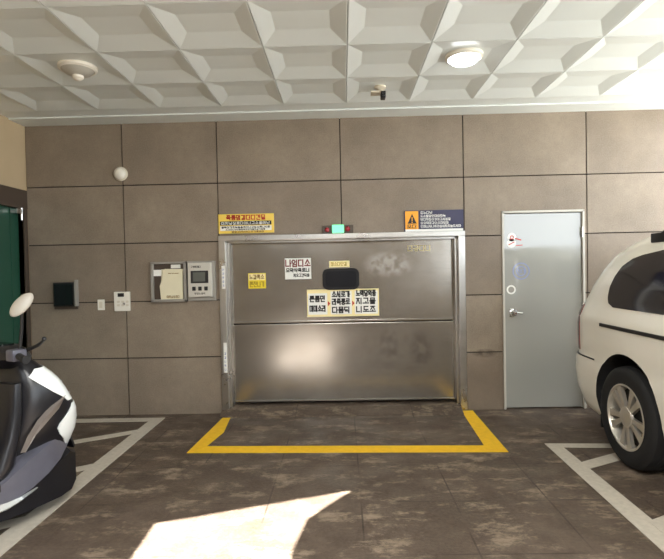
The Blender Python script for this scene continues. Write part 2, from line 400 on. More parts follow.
def letters(f, x, z, w_, h, n, y, t, rng, gap=.2, skip=()):
    """n blocks in the box with lower left corner (x, z)"""
    cw = w_/n
    for i in range(n):
        if i in skip: continue
        bx, bw = x+i*cw, cw*(1-gap)
        k = rng.choice('gndmsjor'); v = rng.choice('aeoui'); fin = rng.random() < .4
        lo = .42 if fin else 0
        U = lambda u, vv: (bx+u*bw, z+vv*h)
        if v in 'aei':
            for p, q in JA[k]: stroke(f, U(p[0]*.55, lo+.08+p[1]*(.9-lo)), U(q[0]*.55, lo+.08+q[1]*(.9-lo)), y, t)
            stroke(f, U(.85, lo), U(.85, 1), y, t)
            if v == 'a': stroke(f, U(.85, lo+(1-lo)*.5), U(1, lo+(1-lo)*.5), y, t)
            if v == 'e': stroke(f, U(.7, lo+(1-lo)*.5), U(.85, lo+(1-lo)*.5), y, t)
        else:
            b0 = lo+(1-lo)*.45
            for p, q in JA[k]: stroke(f, U(.15+p[0]*.7, b0+p[1]*(1-b0)), U(.15+q[0]*.7, b0+q[1]*(1-b0)), y, t)
            zl = lo+(1-lo)*.12
            stroke(f, U(0, zl), U(1, zl), y, t); stroke(f, U(.5, zl), U(.5, lo+(1-lo)*.35), y, t)
        if fin:
            for p, q in JA[rng.choice('gnmor')]: stroke(f, U(.15+p[0]*.7, p[1]*.28), U(.15+q[0]*.7, q[1]*.28), y, t)
def sign(name, x0, x1, z0, z1, y, material, label, cat, rows, th=.004, group=None, extra=None, bev=.001):
    """a plate on a wall; rows: (ink, x, z, width, height, count, stroke)"""
    e = tag(empty(name, ((x0+x1)/2, y, z0)), label, cat, group)
    f = MB(); f.box(x0, x1, y-th, y, z0, z1, bev); at_(f.build('plate', material, e), e)
    rng = random.Random(int((x0+9)*1000))
    for (ink, x, z_, w_, h, n, t) in rows:
        f = MB(); letters(f, x, z_, w_, h, n, y-th, t, rng); at_(f.build('lettering', ink, e), e)
    if extra: extra(e, y-th)
    return e
def band(nm, material, x0, x1, z0, z1, t=.0012):
    def fn(e, y):
        f = MB(); f.box(x0, x1, y-t, y, z0, z1); at_(f.build(nm, material, e), e)
    return fn
def many(*fs):
    def fn(e, y):
        for q in fs: q(e, y)
    return fn
def lets(ink, x, z_, w_, h, n, t, seed, dy=.0012):
    def fn(e, y):
        f = MB(); letters(f, x, z_, w_, h, n, y-dy, t, random.Random(seed)); at_(f.build('lettering', ink, e), e)
    return fn

WF = BACK                      # granite face
# big yellow notice above the lift door's left corner
sign('notice_sign', -1.232, -.675, 1.812, 2.004, WF, 'sign_yellow', "long yellow notice board with a black strip above the lift door's left corner", 'sign',
     [('ink_red', -1.15, 1.946, .40, .044, 8, .009), ('ink_brown', -1.10, 1.818, .33, .016, 12, .004)], .012,
     extra=many(band('strip', 'ink_black', -1.215, -.70, 1.893, 1.932), band('white_band', 'sign_white', -1.215, -.70, 1.838, 1.886),
                lets('sign_white', -1.20, 1.899, .49, .026, 13, .0045, 3), lets('ink_black', -1.20, 1.862, .49, .018, 18, .004, 4), lets('ink_black', -1.16, 1.842, .40, .013, 18, .003, 5)))
# navy warning board above the right corner
def warn(e, y):
    f = MB(); f.box(.632, .762, y-.0012, y, 1.812, 1.992); at_(f.build('hazard_square', 'sign_orange', e), e)
    f = MB(); f.prism([(.655, 1.868), (.745, 1.868), (.70, 1.965)], 'y', y-.0024, y-.0012); at_(f.build('hazard_triangle', 'ink_black', e), e)
    f = MB(); f.box(.696, .704, y-.0036, y-.0024, 1.893, 1.933); f.box(.695, .705, y-.0036, y-.0024, 1.876, 1.886); at_(f.build('exclamation_mark', 'sign_orange', e), e)
    f = MB(); letters(f, .652, 1.822, .10, .034, 2, y-.0012, .007, random.Random(8)); at_(f.build('lettering', 'ink_black', e), e)
    f = MB(); f.box(.632, 1.202, y-.0012, y, 1.789, 1.812); at_(f.build('white_band', 'sign_white', e), e)
    for k, (xx, ww, n) in enumerate(((.785, .12, 4), (.785, .25, 9), (.785, .30, 11), (.785, .28, 10), (.785, .40, 15))):
        f = MB(); letters(f, xx, 1.963-k*.034, ww, .023, n, y, .0048, random.Random(20+k)); at_(f.build('lettering', 'sign_white', e), e)
sign('warning_sign', .622, 1.208, 1.788, 1.998, WF, 'sign_navy', 'navy warning board with an orange hazard square above the right lift door corner', 'sign', [], .012, extra=warn)

# signal lamp on the header
e = tag(empty('signal_lamp', (-.03, WF, 1.79)), 'small signal lamp box glowing green above the middle of the lift door', 'signal light')
f = MB(); f.box(-.19, .115, WF-.028, WF, 1.788, 1.868, .004); at_(f.build('housing', 'bronze_frame', e), e)
f = MB(); f.box(-.095, .022, WF-.045, WF-.026, 1.79, 1.872, .006); at_(f.build('green_lens', 'green_lamp', e), e)
f = MB(); f.lathe([(.001, -.05), (.018, -.045), (.026, -.03), (.028, -.026)], (.056, WF, 1.83), 'y', 20); tag(at_(f.build('red_lens', 'red_lens', e, True), e), 'unlit red lens')
f = MB(); f.lathe([(.001, -.045), (.018, -.04), (.024, -.026)], (-.145, WF, 1.825), 'y', 20); tag(at_(f.build('red_lens', 'red_lens', e, True), e), 'unlit red lens at the left end')

# stickers on the lift door
ST = LD-.0003
sign('door_sticker', -.966, -.786, 1.252, 1.408, ST, 'sticker_yellow', 'small yellow sticker at the far left of the lift door\'s upper panel', 'sticker',
     [('ink_olive', -.95, 1.27, .155, .05, 4, .008)], .0015, bev=0, extra=many(band('pale_band', 'sign_cream', -.96, -.792, 1.338, 1.402), lets('ink_brown', -.952, 1.348, .155, .042, 4, .007, 6)))
sign('door_sticker', -.588, -.32, 1.338, 1.552, ST, 'sign_white', 'white square sticker with a dark red heading left of the lift door window', 'sticker',
     [('ink_dark_red', -.578, 1.468, .26, .066, 4, .012), ('ink_black', -.575, 1.412, .245, .036, 6, .008), ('ink_black', -.50, 1.362, .165, .03, 6, .006)], .0015, bev=0)
sign('door_sticker', -.135, .072, 1.452, 1.516, ST, 'sign_cream', 'thin cream label strip directly above the lift door window', 'sticker', [('ink_olive', -.115, 1.468, .165, .034, 5, .005)], .0015, bev=0)
def plate3(e, y):
    cols = (-.358, -.132, .116)
    for k, (x0, x1, rows) in enumerate(((-.358, -.162, ((1.105, 3), (1.005, 4))), (-.128, .088, ((1.148, 4), (1.072, 4), (.988, 3))), (.118, .352, ((1.155, 5), (1.075, 3), (.99, 3))))):
        f = MB(); f.box(x0, x1, y-.001, y, .972, 1.206 if k else 1.19); pn = at_(f.build('white_panel', 'sign_white', e), e)
        f = MB()
        for r_, (z_, n) in enumerate(rows): letters(f, x0+.018, z_, x1-x0-.03, .056, n, y-.001, .0115, random.Random(50+10*k+r_))
        at_(f.build('lettering', 'ink_black', e), e)
    for x in (-.156, .092):
        f = MB(); f.prism([(x, 1.055), (x+.024, 1.083), (x, 1.11)], 'y', y-.0025, y-.001); at_(f.build('arrow', 'ink_red', e), e)
sign('instruction_sign', -.368, .365, .95, 1.228, ST, 'sign_cream', 'cream sign of three white panels joined by red arrows below the lift window', 'sign', [], .002, extra=plate3, bev=0)
o = sign('door_lettering', .66, .905, 1.655, 1.656, ST, 'ink_olive', 'pale yellow lettering near the upper right corner of the lift door', 'lettering',
     [('sign_cream', .668, 1.60, .24, .055, 4, .007)], .0006, bev=0)
def column_text(x0, z0):
    def fn(e, y):
        f = MB(); rg = random.Random(int(z0*100))
        for k in range(5): letters(f, x0+.008, z0+.04*k+.02, .018, .02, 1, y, .003, rg)
        at_(f.build('lettering', 'ink_blue', e), e)
    return fn
for x0, x1, z0, z1, lb in ((-1.205, -1.172, 1.26, 1.49, 'long white label strip on the left jamb of the lift door, the higher one'),
                       (-1.205, -1.172, .42, .72, 'long white label strip on the left jamb of the lift door, the lower one')):
    sign('jamb_label', x0, x1, z0, z1, 4.9648, 'sign_white', lb, 'sticker', [], .0012, bev=0, extra=column_text(x0, z0))

# ------------------------------------------------------------------ grey steel side door
d2 = tag(empty('door_2', (1.99, WF, 0)), 'single grey painted steel door beside the white van', 'door', kind='structure')
f = MB(); f.box(1.612, 2.368, WF+.012, WF+.05, .012, 1.945, .003); at_(f.build('door_leaf', 'door_paint', d2), d2)
f = MB(); f.box(1.585, 1.606, WF-.012, WF+.1, 0, 1.972, .003); f.box(2.374, 2.395, WF-.012, WF+.1, 0, 1.972, .003); f.box(1.585, 2.395, WF-.012, WF+.1, 1.951, 1.972, .003)
at_(f.build('door_frame', 'panel_grey', d2), d2)
f = MB(); f.box(1.58, 2.4, WF+.06, WF+.2, 0, 2.0); at_(f.build('backing', 'dark_gap', d2), d2)
f = MB(); f.lathe([(.030, .012), (.030, .0), (.014, -.006), (.014, -.03), (.028, -.036), (.031, -.055), (.02, -.07), (.001, -.072)], (1.682, WF, .965), 'y', 24)
f.box(1.655, 1.71, WF+.002, WF+.013, .925, 1.005, .002)
h = at_(f.build('door_knob', 'chrome', d2, True), d2)
f = MB(); f.tube([(1.682, WF-.05, .965), (1.76, WF-.05, .962)], .011); f.build('lever', 'chrome', h, True)
for zz in (.25, 1.0, 1.75):
    f = MB(); f.tube([(2.371, WF-.004, zz-.05), (2.371, WF-.004, zz+.05)], .009); at_(f.build('hinge', 'chrome', d2, True), d2)
def disc(f, x, z, r, y, t=.001, ri=0, seg=24):
    if ri: 
        f.loft([[(x+rr*math.cos(2*PI*k/seg), yy, z+rr*math.sin(2*PI*k/seg)) for k in range(seg)] for rr, yy in ((ri, y), (ri, y-t), (r, y-t), (r, y), (ri, y))], caps=False)
    else: f.prism([(x+r*math.cos(2*PI*k/seg), z+r*math.sin(2*PI*k/seg)) for k in range(seg)], 'y', y, y-t)
SF = WF+.0118
e = tag(empty('door_sticker', (1.69, SF, 1.63)), 'pair of white round stickers with red print near the top of the grey side door', 'sticker')
f = MB(); disc(f, 1.688, 1.715, .042, SF); disc(f, 1.684, 1.655, .045, SF); at_(f.build('white_disc', 'sign_white', e), e)
f = MB(); disc(f, 1.688, 1.712, .02, SF-.001, ri=.012); stroke(f, (1.66, 1.64), (1.71, 1.665), SF-.001, .008); stroke(f, (1.73, 1.63), (1.79, 1.634), SF, .008); stroke(f, (1.725, 1.70), (1.775, 1.685), SF, .012)
at_(f.build('red_print', 'ink_red', e), e)
e = tag(empty('door_sticker', (1.675, SF, 1.19)), 'white ring sticker just above the knob of the grey side door', 'sticker')
f = MB(); disc(f, 1.675, 1.192, .046, SF, ri=.03); at_(f.build('ring', 'sign_white', e), e)
f = MB(); disc(f, 1.675, 1.192, .03, SF); at_(f.build('centre', 'grey_plastic', e), e)
f = MB(); disc(f, 1.775, 1.375, .085, SF, ri=.074); disc(f, 1.775, 1.375, .05, SF, ri=.04); letters(f, 1.735, 1.355, .085, .04, 3, SF, .006, random.Random(2))
tag(f.build('faded_stamp', 'ink_blue', loc=(1.775, SF, 1.29)), 'faint blue round stamp on the upper grey side door', 'stamp')

# ------------------------------------------------------------------ fittings on the granite wall
e = tag(empty('alarm_dome', (-2.206, WF, 2.433)), 'small white round dome high on the left of the granite wall', 'alarm')
f = MB(); f.lathe([(.07, 0), (.07, -.014), (.06, -.02)], (-2.206, WF, 2.433), 'y'); at_(f.build('base', 'cream_plastic', e, True), e)
f = MB(); f.lathe([(.058, -.018), (.056, -.04), (.042, -.06), (.02, -.071), (.001, -.073)], (-2.206, WF, 2.433), 'y'); at_(f.build('dome', 'white_plastic', e, True), e)

e = tag(empty('wall_box', (-2.8, WF, 1.11)), 'square black glossy box on the granite wall near the scooter mirror', 'box')
f = MB(); f.box(-2.905, -2.69, WF-.05, WF, 1.115, 1.355, .004); at_(f.build('case', 'black_plastic', e), e)
f = MB(); f.box(-2.89, -2.705, WF-.056, WF-.048, 1.13, 1.34, .002); at_(f.build('front_glass', 'black_gloss', e), e)
f = MB(); f.box(-2.69, -2.672, WF-.052, WF, 1.115, 1.38, .002); tag(at_(f.build('edge_strip', 'grey_plastic', e), e), 'pale grey edge strip')
f = MB(); f.box(-2.915, -2.68, WF-.02, WF, 1.085, 1.115, .002); at_(f.build('lower_lip', 'bronze_frame', e), e)

e = tag(empty('wall_switch', (-2.443, WF, 1.06)), 'small cream wall switch between the black box and the card reader', 'switch')
f = MB(); f.box(-2.478, -2.408, WF-.012, WF, 1.068, 1.175, .004); at_(f.build('plate', 'white_plastic', e), e)
f = MB(); f.box(-2.458, -2.428, WF-.018, WF-.011, 1.09, 1.153, .003); at_(f.build('rocker', 'cream_plastic', e), e)

e = tag(empty('card_reader', (-2.223, WF, 1.05)), 'square white card reader with a dark display beside the wall switch', 'card reader')
f = MB(); f.box(-2.302, -2.144, WF-.03, WF, 1.055, 1.25, .006); at_(f.build('case', 'white_plastic', e), e)
f = MB(); f.box(-2.262, -2.198, WF-.032, WF-.028, 1.2, 1.236, .001); at_(f.build('display', 'ink_black', e), e)
for i in range(3):
    for j in range(2):
        f = MB(); f.box(-2.27+i*.045, -2.243+i*.045, WF-.034, WF-.028, 1.14-j*.035, 1.16-j*.035, .002); at_(f.build('key', 'cream_plastic', e), e)
f = MB(); f.box(-2.212, -2.19, WF-.034, WF-.028, 1.115, 1.14, .002); at_(f.build('indicator', 'grey_plastic', e), e)

e = tag(empty('document_box', (-1.75, WF, 1.13)), 'grey framed box holding cream papers left of the control panel', 'box')
f = MB()
for q in ((-1.917, -1.895, 1.14, 1.54), (-1.585, -1.56, 1.14, 1.54), (-1.917, -1.56, 1.14, 1.165), (-1.917, -1.56, 1.52, 1.54)): f.box(q[0], q[1], WF-.05, WF, q[2], q[3], .003)
at_(f.build('frame', 'grey_plastic', e), e)
f = MB(); f.box(-1.9, -1.58, WF-.012, WF, 1.16, 1.525); at_(f.build('backboard', 'bronze_frame', e), e)
e2 = tag(empty('paper_bundle', (-1.70, WF, 1.165)), 'bundle of cream papers standing in the grey wall box', 'papers')
f = MB()
f.loft([[(x+.006*math.sin(9*z_), WF-yy, z_) for z_ in [1.166+.03*k for k in range(11)]] for x, yy in ((-1.822, .016), (-1.80, .040), (-1.70, .034), (-1.60, .030), (-1.60, .014), (-1.822, .013))], close=False, caps=False)
f.prism([(-1.82, 1.166), (-1.60, 1.166), (-1.60, 1.466), (-1.775, 1.47), (-1.79, 1.40), (-1.83, 1.30)], 'y', WF-.042, WF-.014)
at_(f.build('front_sheet', 'paper', e2), e2)
f = MB(); f.box(-1.895, -1.79, WF-.022, WF-.013, 1.40, 1.462); at_(f.build('rear_sheet', 'sign_white', e2), e2)
f = MB(); f.box(-1.72, -1.625, WF-.02, WF-.013, 1.475, 1.512); at_(f.build('card', 'sign_white', e2), e2)
f = MB(); letters(f, -1.76, 1.18, .13, .022, 6, WF-.042, .004, random.Random(3)); at_(f.build('lettering', 'ink_brown', e2), e2)
f = MB(); letters(f, -1.74, 1.42, .11, .008, 10, WF-.042, .002, random.Random(4)); at_(f.build('lettering', 'ink_brown', e2), e2)

e = tag(empty('control_panel', (-1.42, WF, 1.15)), 'pale grey control panel with a screen and three square buttons beside the lift jamb', 'control panel')
f = MB(); f.box(-1.553, -1.27, WF-.03, WF, 1.145, 1.542, .004); at_(f.build('backplate', 'grey_plastic', e), e)
f = MB(); f.box(-1.535, -1.30, WF-.075, WF-.028, 1.185, 1.525, .008); at_(f.build('case', 'panel_grey', e), e)
f = MB(); f.box(-1.505, -1.33, WF-.08, WF-.073, 1.322, 1.445, .003); sc_ = at_(f.build('screen_bezel', 'ink_black', e), e)
f = MB(); f.box(-1.48, -1.36, WF-.082, WF-.078, 1.338, 1.43); f.build('screen', 'lcd', sc_)
for k in range(3):
    f = MB(); f.box(-1.492+k*.06, -1.458+k*.06, WF-.084, WF-.073, 1.248, 1.288, .003); at_(f.build('button', 'black_plastic', e), e)
f = MB(); letters(f, -1.47, 1.21, .11, .018, 5, WF-.075, .003, random.Random(9)); at_(f.build('lettering', 'ink_black', e), e)
f = MB(); letters(f, -1.50, 1.475, .10, .018, 6, WF-.075, .003, random.Random(10)); at_(f.build('lettering', 'ink_black', e), e)

# ------------------------------------------------------------------ ceiling fittings
CZ = CEIL+.004+DEP
def dome_light(x, y, lit, label):
    e = tag(empty('ceiling_light', (x, y, CZ)), label, 'ceiling light')
    f = MB(); f.lathe([(.135, 0), (.135, -.02), (.118, -.03), (.112, -.022)], (x, y, CZ), 'z', 40); at_(f.build('rim', 'white_plastic', e, True), e)
    f = MB(); f.lathe([(.112, -.012), (.112, -.026), (.09, -.05), (.05, -.066), (.001, -.07)], (x, y, CZ), 'z', 40); at_(f.build('diffuser', 'lamp_glow' if lit else 'lamp_off', e, True), e)
    return e
e = dome_light(X0-3.5*PX, Y1-1.5*PY, False, 'unlit round ceiling light on the left side of the coffered ceiling')
f = MB(); f.lathe([(.04, -.062), (.04, -.085), (.02, -.1), (.001, -.102)], (X0-3.5*PX, Y1-1.5*PY, CZ), 'z', 24); at_(f.build('sensor', 'white_plastic', e, True), e)
dome_light(X0+1.5*PX, Y1-1.5*PY, True, 'lit round white ceiling light on the right side of the coffered ceiling')
for o in [o for o in bpy.data.objects if o.name.startswith('ceiling_light')]: o['group'] = 'round ceiling lights'
e = tag(empty('ceiling_camera', (.35, 4.28, CZ)), 'small ceiling camera with a black body near the middle of the ceiling', 'camera')
f = MB(); f.lathe([(.05, 0), (.05, -.014), (.035, -.022), (.02, -.03), (.02, -.05), (.001, -.05)], (.35, 4.28, CZ), 'z'); f.box(.27, .39, 4.235, 4.325, CZ-.062, CZ-.046, .004); at_(f.build('mount', 'cream_plastic', e, True), e)
f = MB(); f.box(.352, .392, 4.22, 4.30, CZ-.11, CZ-.055, .006); f.lathe([(.016, 0), (.018, -.02), (.012, -.022), (.001, -.015)], (.372, 4.222, CZ-.085), 'y', 16); at_(f.build('camera_body', 'black_plastic', e), e)

# ------------------------------------------------------------------ painted lines
PT = .0025
f = MB()
f.prism([(-1.262, 3.905), (1.245, 3.838), (1.14, 3.985), (-1.155, 4.05)], 'z', 0, PT+0.0004)
f.prism([(-1.262, 3.905), (-1.142, 4.048), (-1.085, 4.40), (-1.125, 4.838), (-1.20, 4.838)], 'z', 0, PT+0.0008)
f.prism([(1.245, 3.838), (1.262, 4.962), (1.152, 4.962), (1.10, 3.99)], 'z', 0, PT+0.0012)
tag(f.build('floor_marking', 'yellow_paint', loc=(0, 3.9, 0)), 'yellow painted line boxing the floor in front of the lift door', 'floor marking')
f = MB()
f.prism([(-1.772, 2.2), (-1.778, 4.87), (-1.90, 4.87), (-1.915, 2.2)], 'z', 0, PT+0.0016)
f.prism([(-3.0, 4.75), (-1.78, 4.76), (-1.78, 4.87), (-3.0, 4.86)], 'z', 0, PT+0.0020)
for q, yy in enumerate((4.48, 3.68, 2.88)):
    f.prism([(-1.85, yy-.06), (-1.85, yy+.06), (-2.75, yy+.06-.54), (-2.75, yy-.06-.54)], 'z', 0, PT+0.0000)
tag(f.build('floor_marking', 'white_paint', loc=(-1.85, 3.4, 0)), 'worn white hatched bay line on the left floor under the scooter', 'floor marking')
f = MB()
f.prism([(1.548, 2.2), (1.69, 2.2), (1.70, 3.93), (1.589, 4.01)], 'z', 0, PT+0.0004)
f.prism([(1.589, 4.01), (1.66, 3.92), (2.9, 3.86), (2.9, 3.95)], 'z', 0, PT+0.0008)
for yy in (3.54, 2.71):
    f.prism([(1.66, yy-.06), (1.66, yy+.06), (2.9, yy+.06+.64), (2.9, yy-.06+.64)], 'z', 0, PT+0.0012)
tag(f.build('floor_marking', 'white_paint', loc=(1.62, 3.4, 0)), 'white hatched bay line on the right floor beside the van\'s rear wheel', 'floor marking')

# ------------------------------------------------------------------ white van, rear towards the granite wall
CX = 2.905
van = tag(empty('van', (CX, 2.1, 0)), 'white people carrier parked tail first at the right with dark tinted side glass', 'van')
LV = [  # z, half width, rear y, front y, rear corner radius, front corner radius
    (.20, .86, 4.40, -.30, .30, .40), (.26, .92, 4.50, -.40, .32, .45), (.40, .950, 4.58, -.44, .34, .50), (.55, .960, 4.61, -.44, .35, .52),
    (.66, .958, 4.60, -.42, .35, .52), (.69, .952, 4.55, -.41, .34, .52), (.80, .958, 4.55, -.36, .34, .50), (.93, .958, 4.55, -.24, .34, .48),
    (1.00, .952, 4.545, -.05, .33, .45), (1.03, .940, 4.54, .35, .33, .42), (1.07, .925, 4.53, .62, .33, .40), (1.12, .905, 4.50, .72, .33, .38),
    (1.25, .875, 4.44, .95, .34, .36), (1.38, .835, 4.36, 1.17, .35, .35), (1.48, .795, 4.27, 1.34, .35, .34), (1.55, .755, 4.15, 1.47, .34, .32),
    (1.61, .70, 4.02, 1.62, .32, .30), (1.66, .60, 3.80, 1.85, .28, .28), (1.69, .42, 3.5, 2.1, .2, .2), (1.70, .15, 3.1, 2.4, .1, .1)]
def lv(z):
    if z <= LV[0][0]: return LV[0][1:]
    for a, b in zip(LV, LV[1:]):
        if z <= b[0]:
            t = (z-a[0])/(b[0]-a[0]); return tuple(p+(q-p)*t for p, q in zip(a[1:], b[1:]))
    return LV[-1][1:]
def side_x(y, z):
    """half width of the body at (y, z)"""
    hw, yr, yf, rr, rf = lv(z)
    ym = (yr+yf)/2; bow = .03*abs((y-ym)/((yr-yf)/2))**3
    if y > yr-rr*1.25:
        u = min(1, (y-(yr-rr*1.25))/(rr*1.25)); return hw-bow-rr*(1-math.sqrt(max(0, 1-u*u)))
    if y < yf+rf*1.25:
        u = min(1, ((yf+rf*1.25)-y)/(rf*1.25)); return hw-bow-rf*(1-math.sqrt(max(0, 1-u*u)))
    return hw-bow
def ring(z):
    hw, yr, yf, rr, rf = lv(z); ys = []
    for k in range(9): ys.append(yf+rf*1.25*(1-math.cos(k/8*PI/2)))
    a, b = yf+rf*1.25, yr-rr*1.25
    for k in range(1, 24): ys.append(a+(b-a)*k/24)
    for k in range(9): ys.append(b+rr*1.25*math.sin(k/8*PI/2))
    return [(CX-side_x(y, z), y, z) for y in ys] + [(CX+side_x(y, z), y, z) for y in ys[::-1]]
zl = []
for a, b in zip(LV, LV[1:]):
    n = max(1, round((b[0]-a[0])/.045)); zl += [a[0]+(b[0]-a[0])*k/n for k in range(n)]
zl.append(LV[-1][0])
f = MB(); f.loft([ring(z_) for z_ in zl])
body = f.build('body', ['car_paint', 'rubber'], van, True); at_(body, van)
AX = (3.53, .50)
for ay in AX:
    for sx in (-1, 1):
        f = MB(); f.mi = 1; f.lathe([(.415, 0), (.415, .34)], (CX-1.02 if sx < 0 else CX+.68, ay, .375), 'x', 48)
        cut = f.build('cutter', ['car_paint', 'rubber'])
        md = body.modifiers.new('arch', 'BOOLEAN'); md.operation = 'DIFFERENCE'; md.object = cut; md.solver = 'EXACT'
        bpy.context.view_layer.update()
        me = bpy.data.meshes.new_from_object(body.evaluated_get(bpy.context.evaluated_depsgraph_get()))
        body.modifiers.clear(); body.data = me; bpy.data.objects.remove(cut)
def vpart(f, nm, m_, parent=van, smooth=True, label=None):
    o = f.build(nm, m_, parent, smooth)
    if parent is van: o.matrix_parent_inverse = Matrix.Translation(-van.location)
    if label: o['label'] = label
    return o
def glass_patch(rows, sx, off=.006, nm='side_window', material='dark_glass', ncol=14):
    """rows: (z, y_front, y_rear); a thin curved pane hugging the body side"""
    f = MB(); grid = []
    for (z_, ya, yb) in rows:
        grid.append([(ya+(yb-ya)*k/ncol, z_) for k in range(ncol+1)])
    outer = [[f.b.verts.new((CX+sx*(side_x(y, z_)+off), y, z_)) for y, z_ in r] for r in grid]
    inner = [[f.b.verts.new((CX+sx*(side_x(y, z_)-.02), y, z_)) for y, z_ in r] for r in grid]
    n, mm = len(grid), ncol+1
    for i in range(n-1):
        for j in range(mm-1):
            f._f((outer[i][j], outer[i][j+1], outer[i+1][j+1], outer[i+1][j])); f._f((inner[i][j], inner[i+1][j], inner[i+1][j+1], inner[i][j+1]))
    edge = [(0, j) for j in range(mm)] + [(i, mm-1) for i in range(1, n)] + [(n-1, j) for j in range(mm-2, -1, -1)] + [(i, 0) for i in range(n-2, 0, -1)]
    for p, q in zip(edge, edge[1:]+edge[:1]): f._f((outer[p[0]][p[1]], inner[p[0]][p[1]], inner[q[0]][q[1]], outer[q[0]][q[1]]))
    bmesh.ops.recalc_face_normals(f.b, faces=list(f.b.faces))
    return vpart(f, nm, material)
def interp(tab, z_):
    for a, b in zip(tab, tab[1:]):
        if z_ <= b[0]: return a[1]+(b[1]-a[1])*(z_-a[0])/(b[0]-a[0])
    return tab[-1][1]
zr = [1.105+.0255*k for k in range(17)]
rear_e = [(1.105, 3.74), (1.13, 3.82), (1.17, 3.85), (1.25, 3.855), (1.33, 3.83), (1.41, 3.77), (1.46, 3.68), (1.49, 3.55), (1.513, 3.36)]
for sx in (-1, 1):
    glass_patch([(z_, 2.62+.04*max(0, z_-1.4), interp(rear_e, z_)) for z_ in zr], sx)
    glass_patch([(z_, 1.60, 2.56) for z_ in zr], sx)
    glass_patch([(z_, 1.0+(z_-1.1)*1.1, 1.54) for z_ in zr[:-1]], sx)
    # black moulding under the glass, grey sill line
    glass_patch([(z_, .45, 3.86) for z_ in (.954, .966, .979)], sx, .007, 'side_moulding', 'black_plastic', 40)
    glass_patch([(z_, 3.96, 4.52) for z_ in (.674, .679, .684)], sx, .003, 'bumper_seam', 'black_plastic', 24)
    glass_patch([(z_, 4.22, 4.50) for z_ in (.72, .78, .86, .94, 1.02, 1.10)], sx, .004, 'tail_lamp', 'tail_red', 10)
    glass_patch([(z_, -.30+(.12 if z_ > .8 else 0), .1) for z_ in (.68, .74, .80, .86)], sx, .004, 'headlamp', 'silver', 10)
    for yy in (2.5, 1.45):
        f = MB(); xx = CX+sx*(side_x(yy, .88)+.02); f.tube([(xx-sx*.02, yy-.09, .88), (xx, yy-.07, .885), (xx, yy+.07, .885), (xx-sx*.02, yy+.09, .88)], .014); vpart(f, 'door_handle', 'car_paint')
    f = MB(); xx = CX+sx*.72; f.tube([(xx, 3.52, 1.585), (xx, 3.42, 1.635), (xx, 3.0, 1.645), (xx, 2.3, 1.64), (xx, 2.1, 1.63), (xx, 2.0, 1.58)], .02); f.box(xx-.02, xx+.02, 3.36, 3.56, 1.57, 1.635, .006); vpart(f, 'roof_rail', 'black_plastic')
    f = MB(); f.ball((CX+sx*1.06, 1.0, 1.12), .1, 1, .5, .75); f.tube([(CX+sx*.9, 1.05, 1.08), (CX+sx*1.0, 1.02, 1.1)], .03); vpart(f, 'wing_mirror', 'car_paint')
def end_patch(zs_, hx, nm, rear):
    f = MB(); out = []
    for z_ in zs_:
        hw, yr, yf, _, _ = lv(z_); y = yr+.005 if rear else yf-.005
        h_ = hx*hw; out.append([(CX+h_*(k/8*2-1), y-(.03 if rear else -.03)*abs(k/8*2-1)**2*0, z_) for k in range(9)])
    d = -.03 if rear else .03
    A = [[f.b.verts.new(p) for p in r] for r in out]; B = [[f.b.verts.new((p[0], p[1]+d, p[2])) for p in r] for r in out]
    for i in range(len(A)-1):
        for j in range(8): f._f((A[i][j], A[i][j+1], A[i+1][j+1], A[i+1][j])); f._f((B[i][j], B[i+1][j], B[i+1][j+1], B[i][j+1]))
    for i in range(len(A)-1):
        f._f((A[i][0], B[i][0], B[i+1][0], A[i+1][0])); f._f((A[i][8], B[i][8], B[i+1][8], A[i+1][8]))
    for j in range(8): f._f((A[0][j], B[0][j], B[0][j+1], A[0][j+1])); f._f((A[-1][j], B[-1][j], B[-1][j+1], A[-1][j+1]))
    bmesh.ops.recalc_face_normals(f.b, faces=list(f.b.faces)); vpart(f, nm, 'dark_glass')
end_patch([1.14, 1.2, 1.3, 1.4, 1.47], .6, 'rear_window', True); end_patch([1.1, 1.2, 1.3, 1.4, 1.5], .6, 'windshield', False)
f = MB()                                      # dark flap behind the rear wheel
f.box(CX-.90, CX-.70, 3.935, 3.955, .15, .40, .003); vpart(f, 'mud_flap', 'rubber')
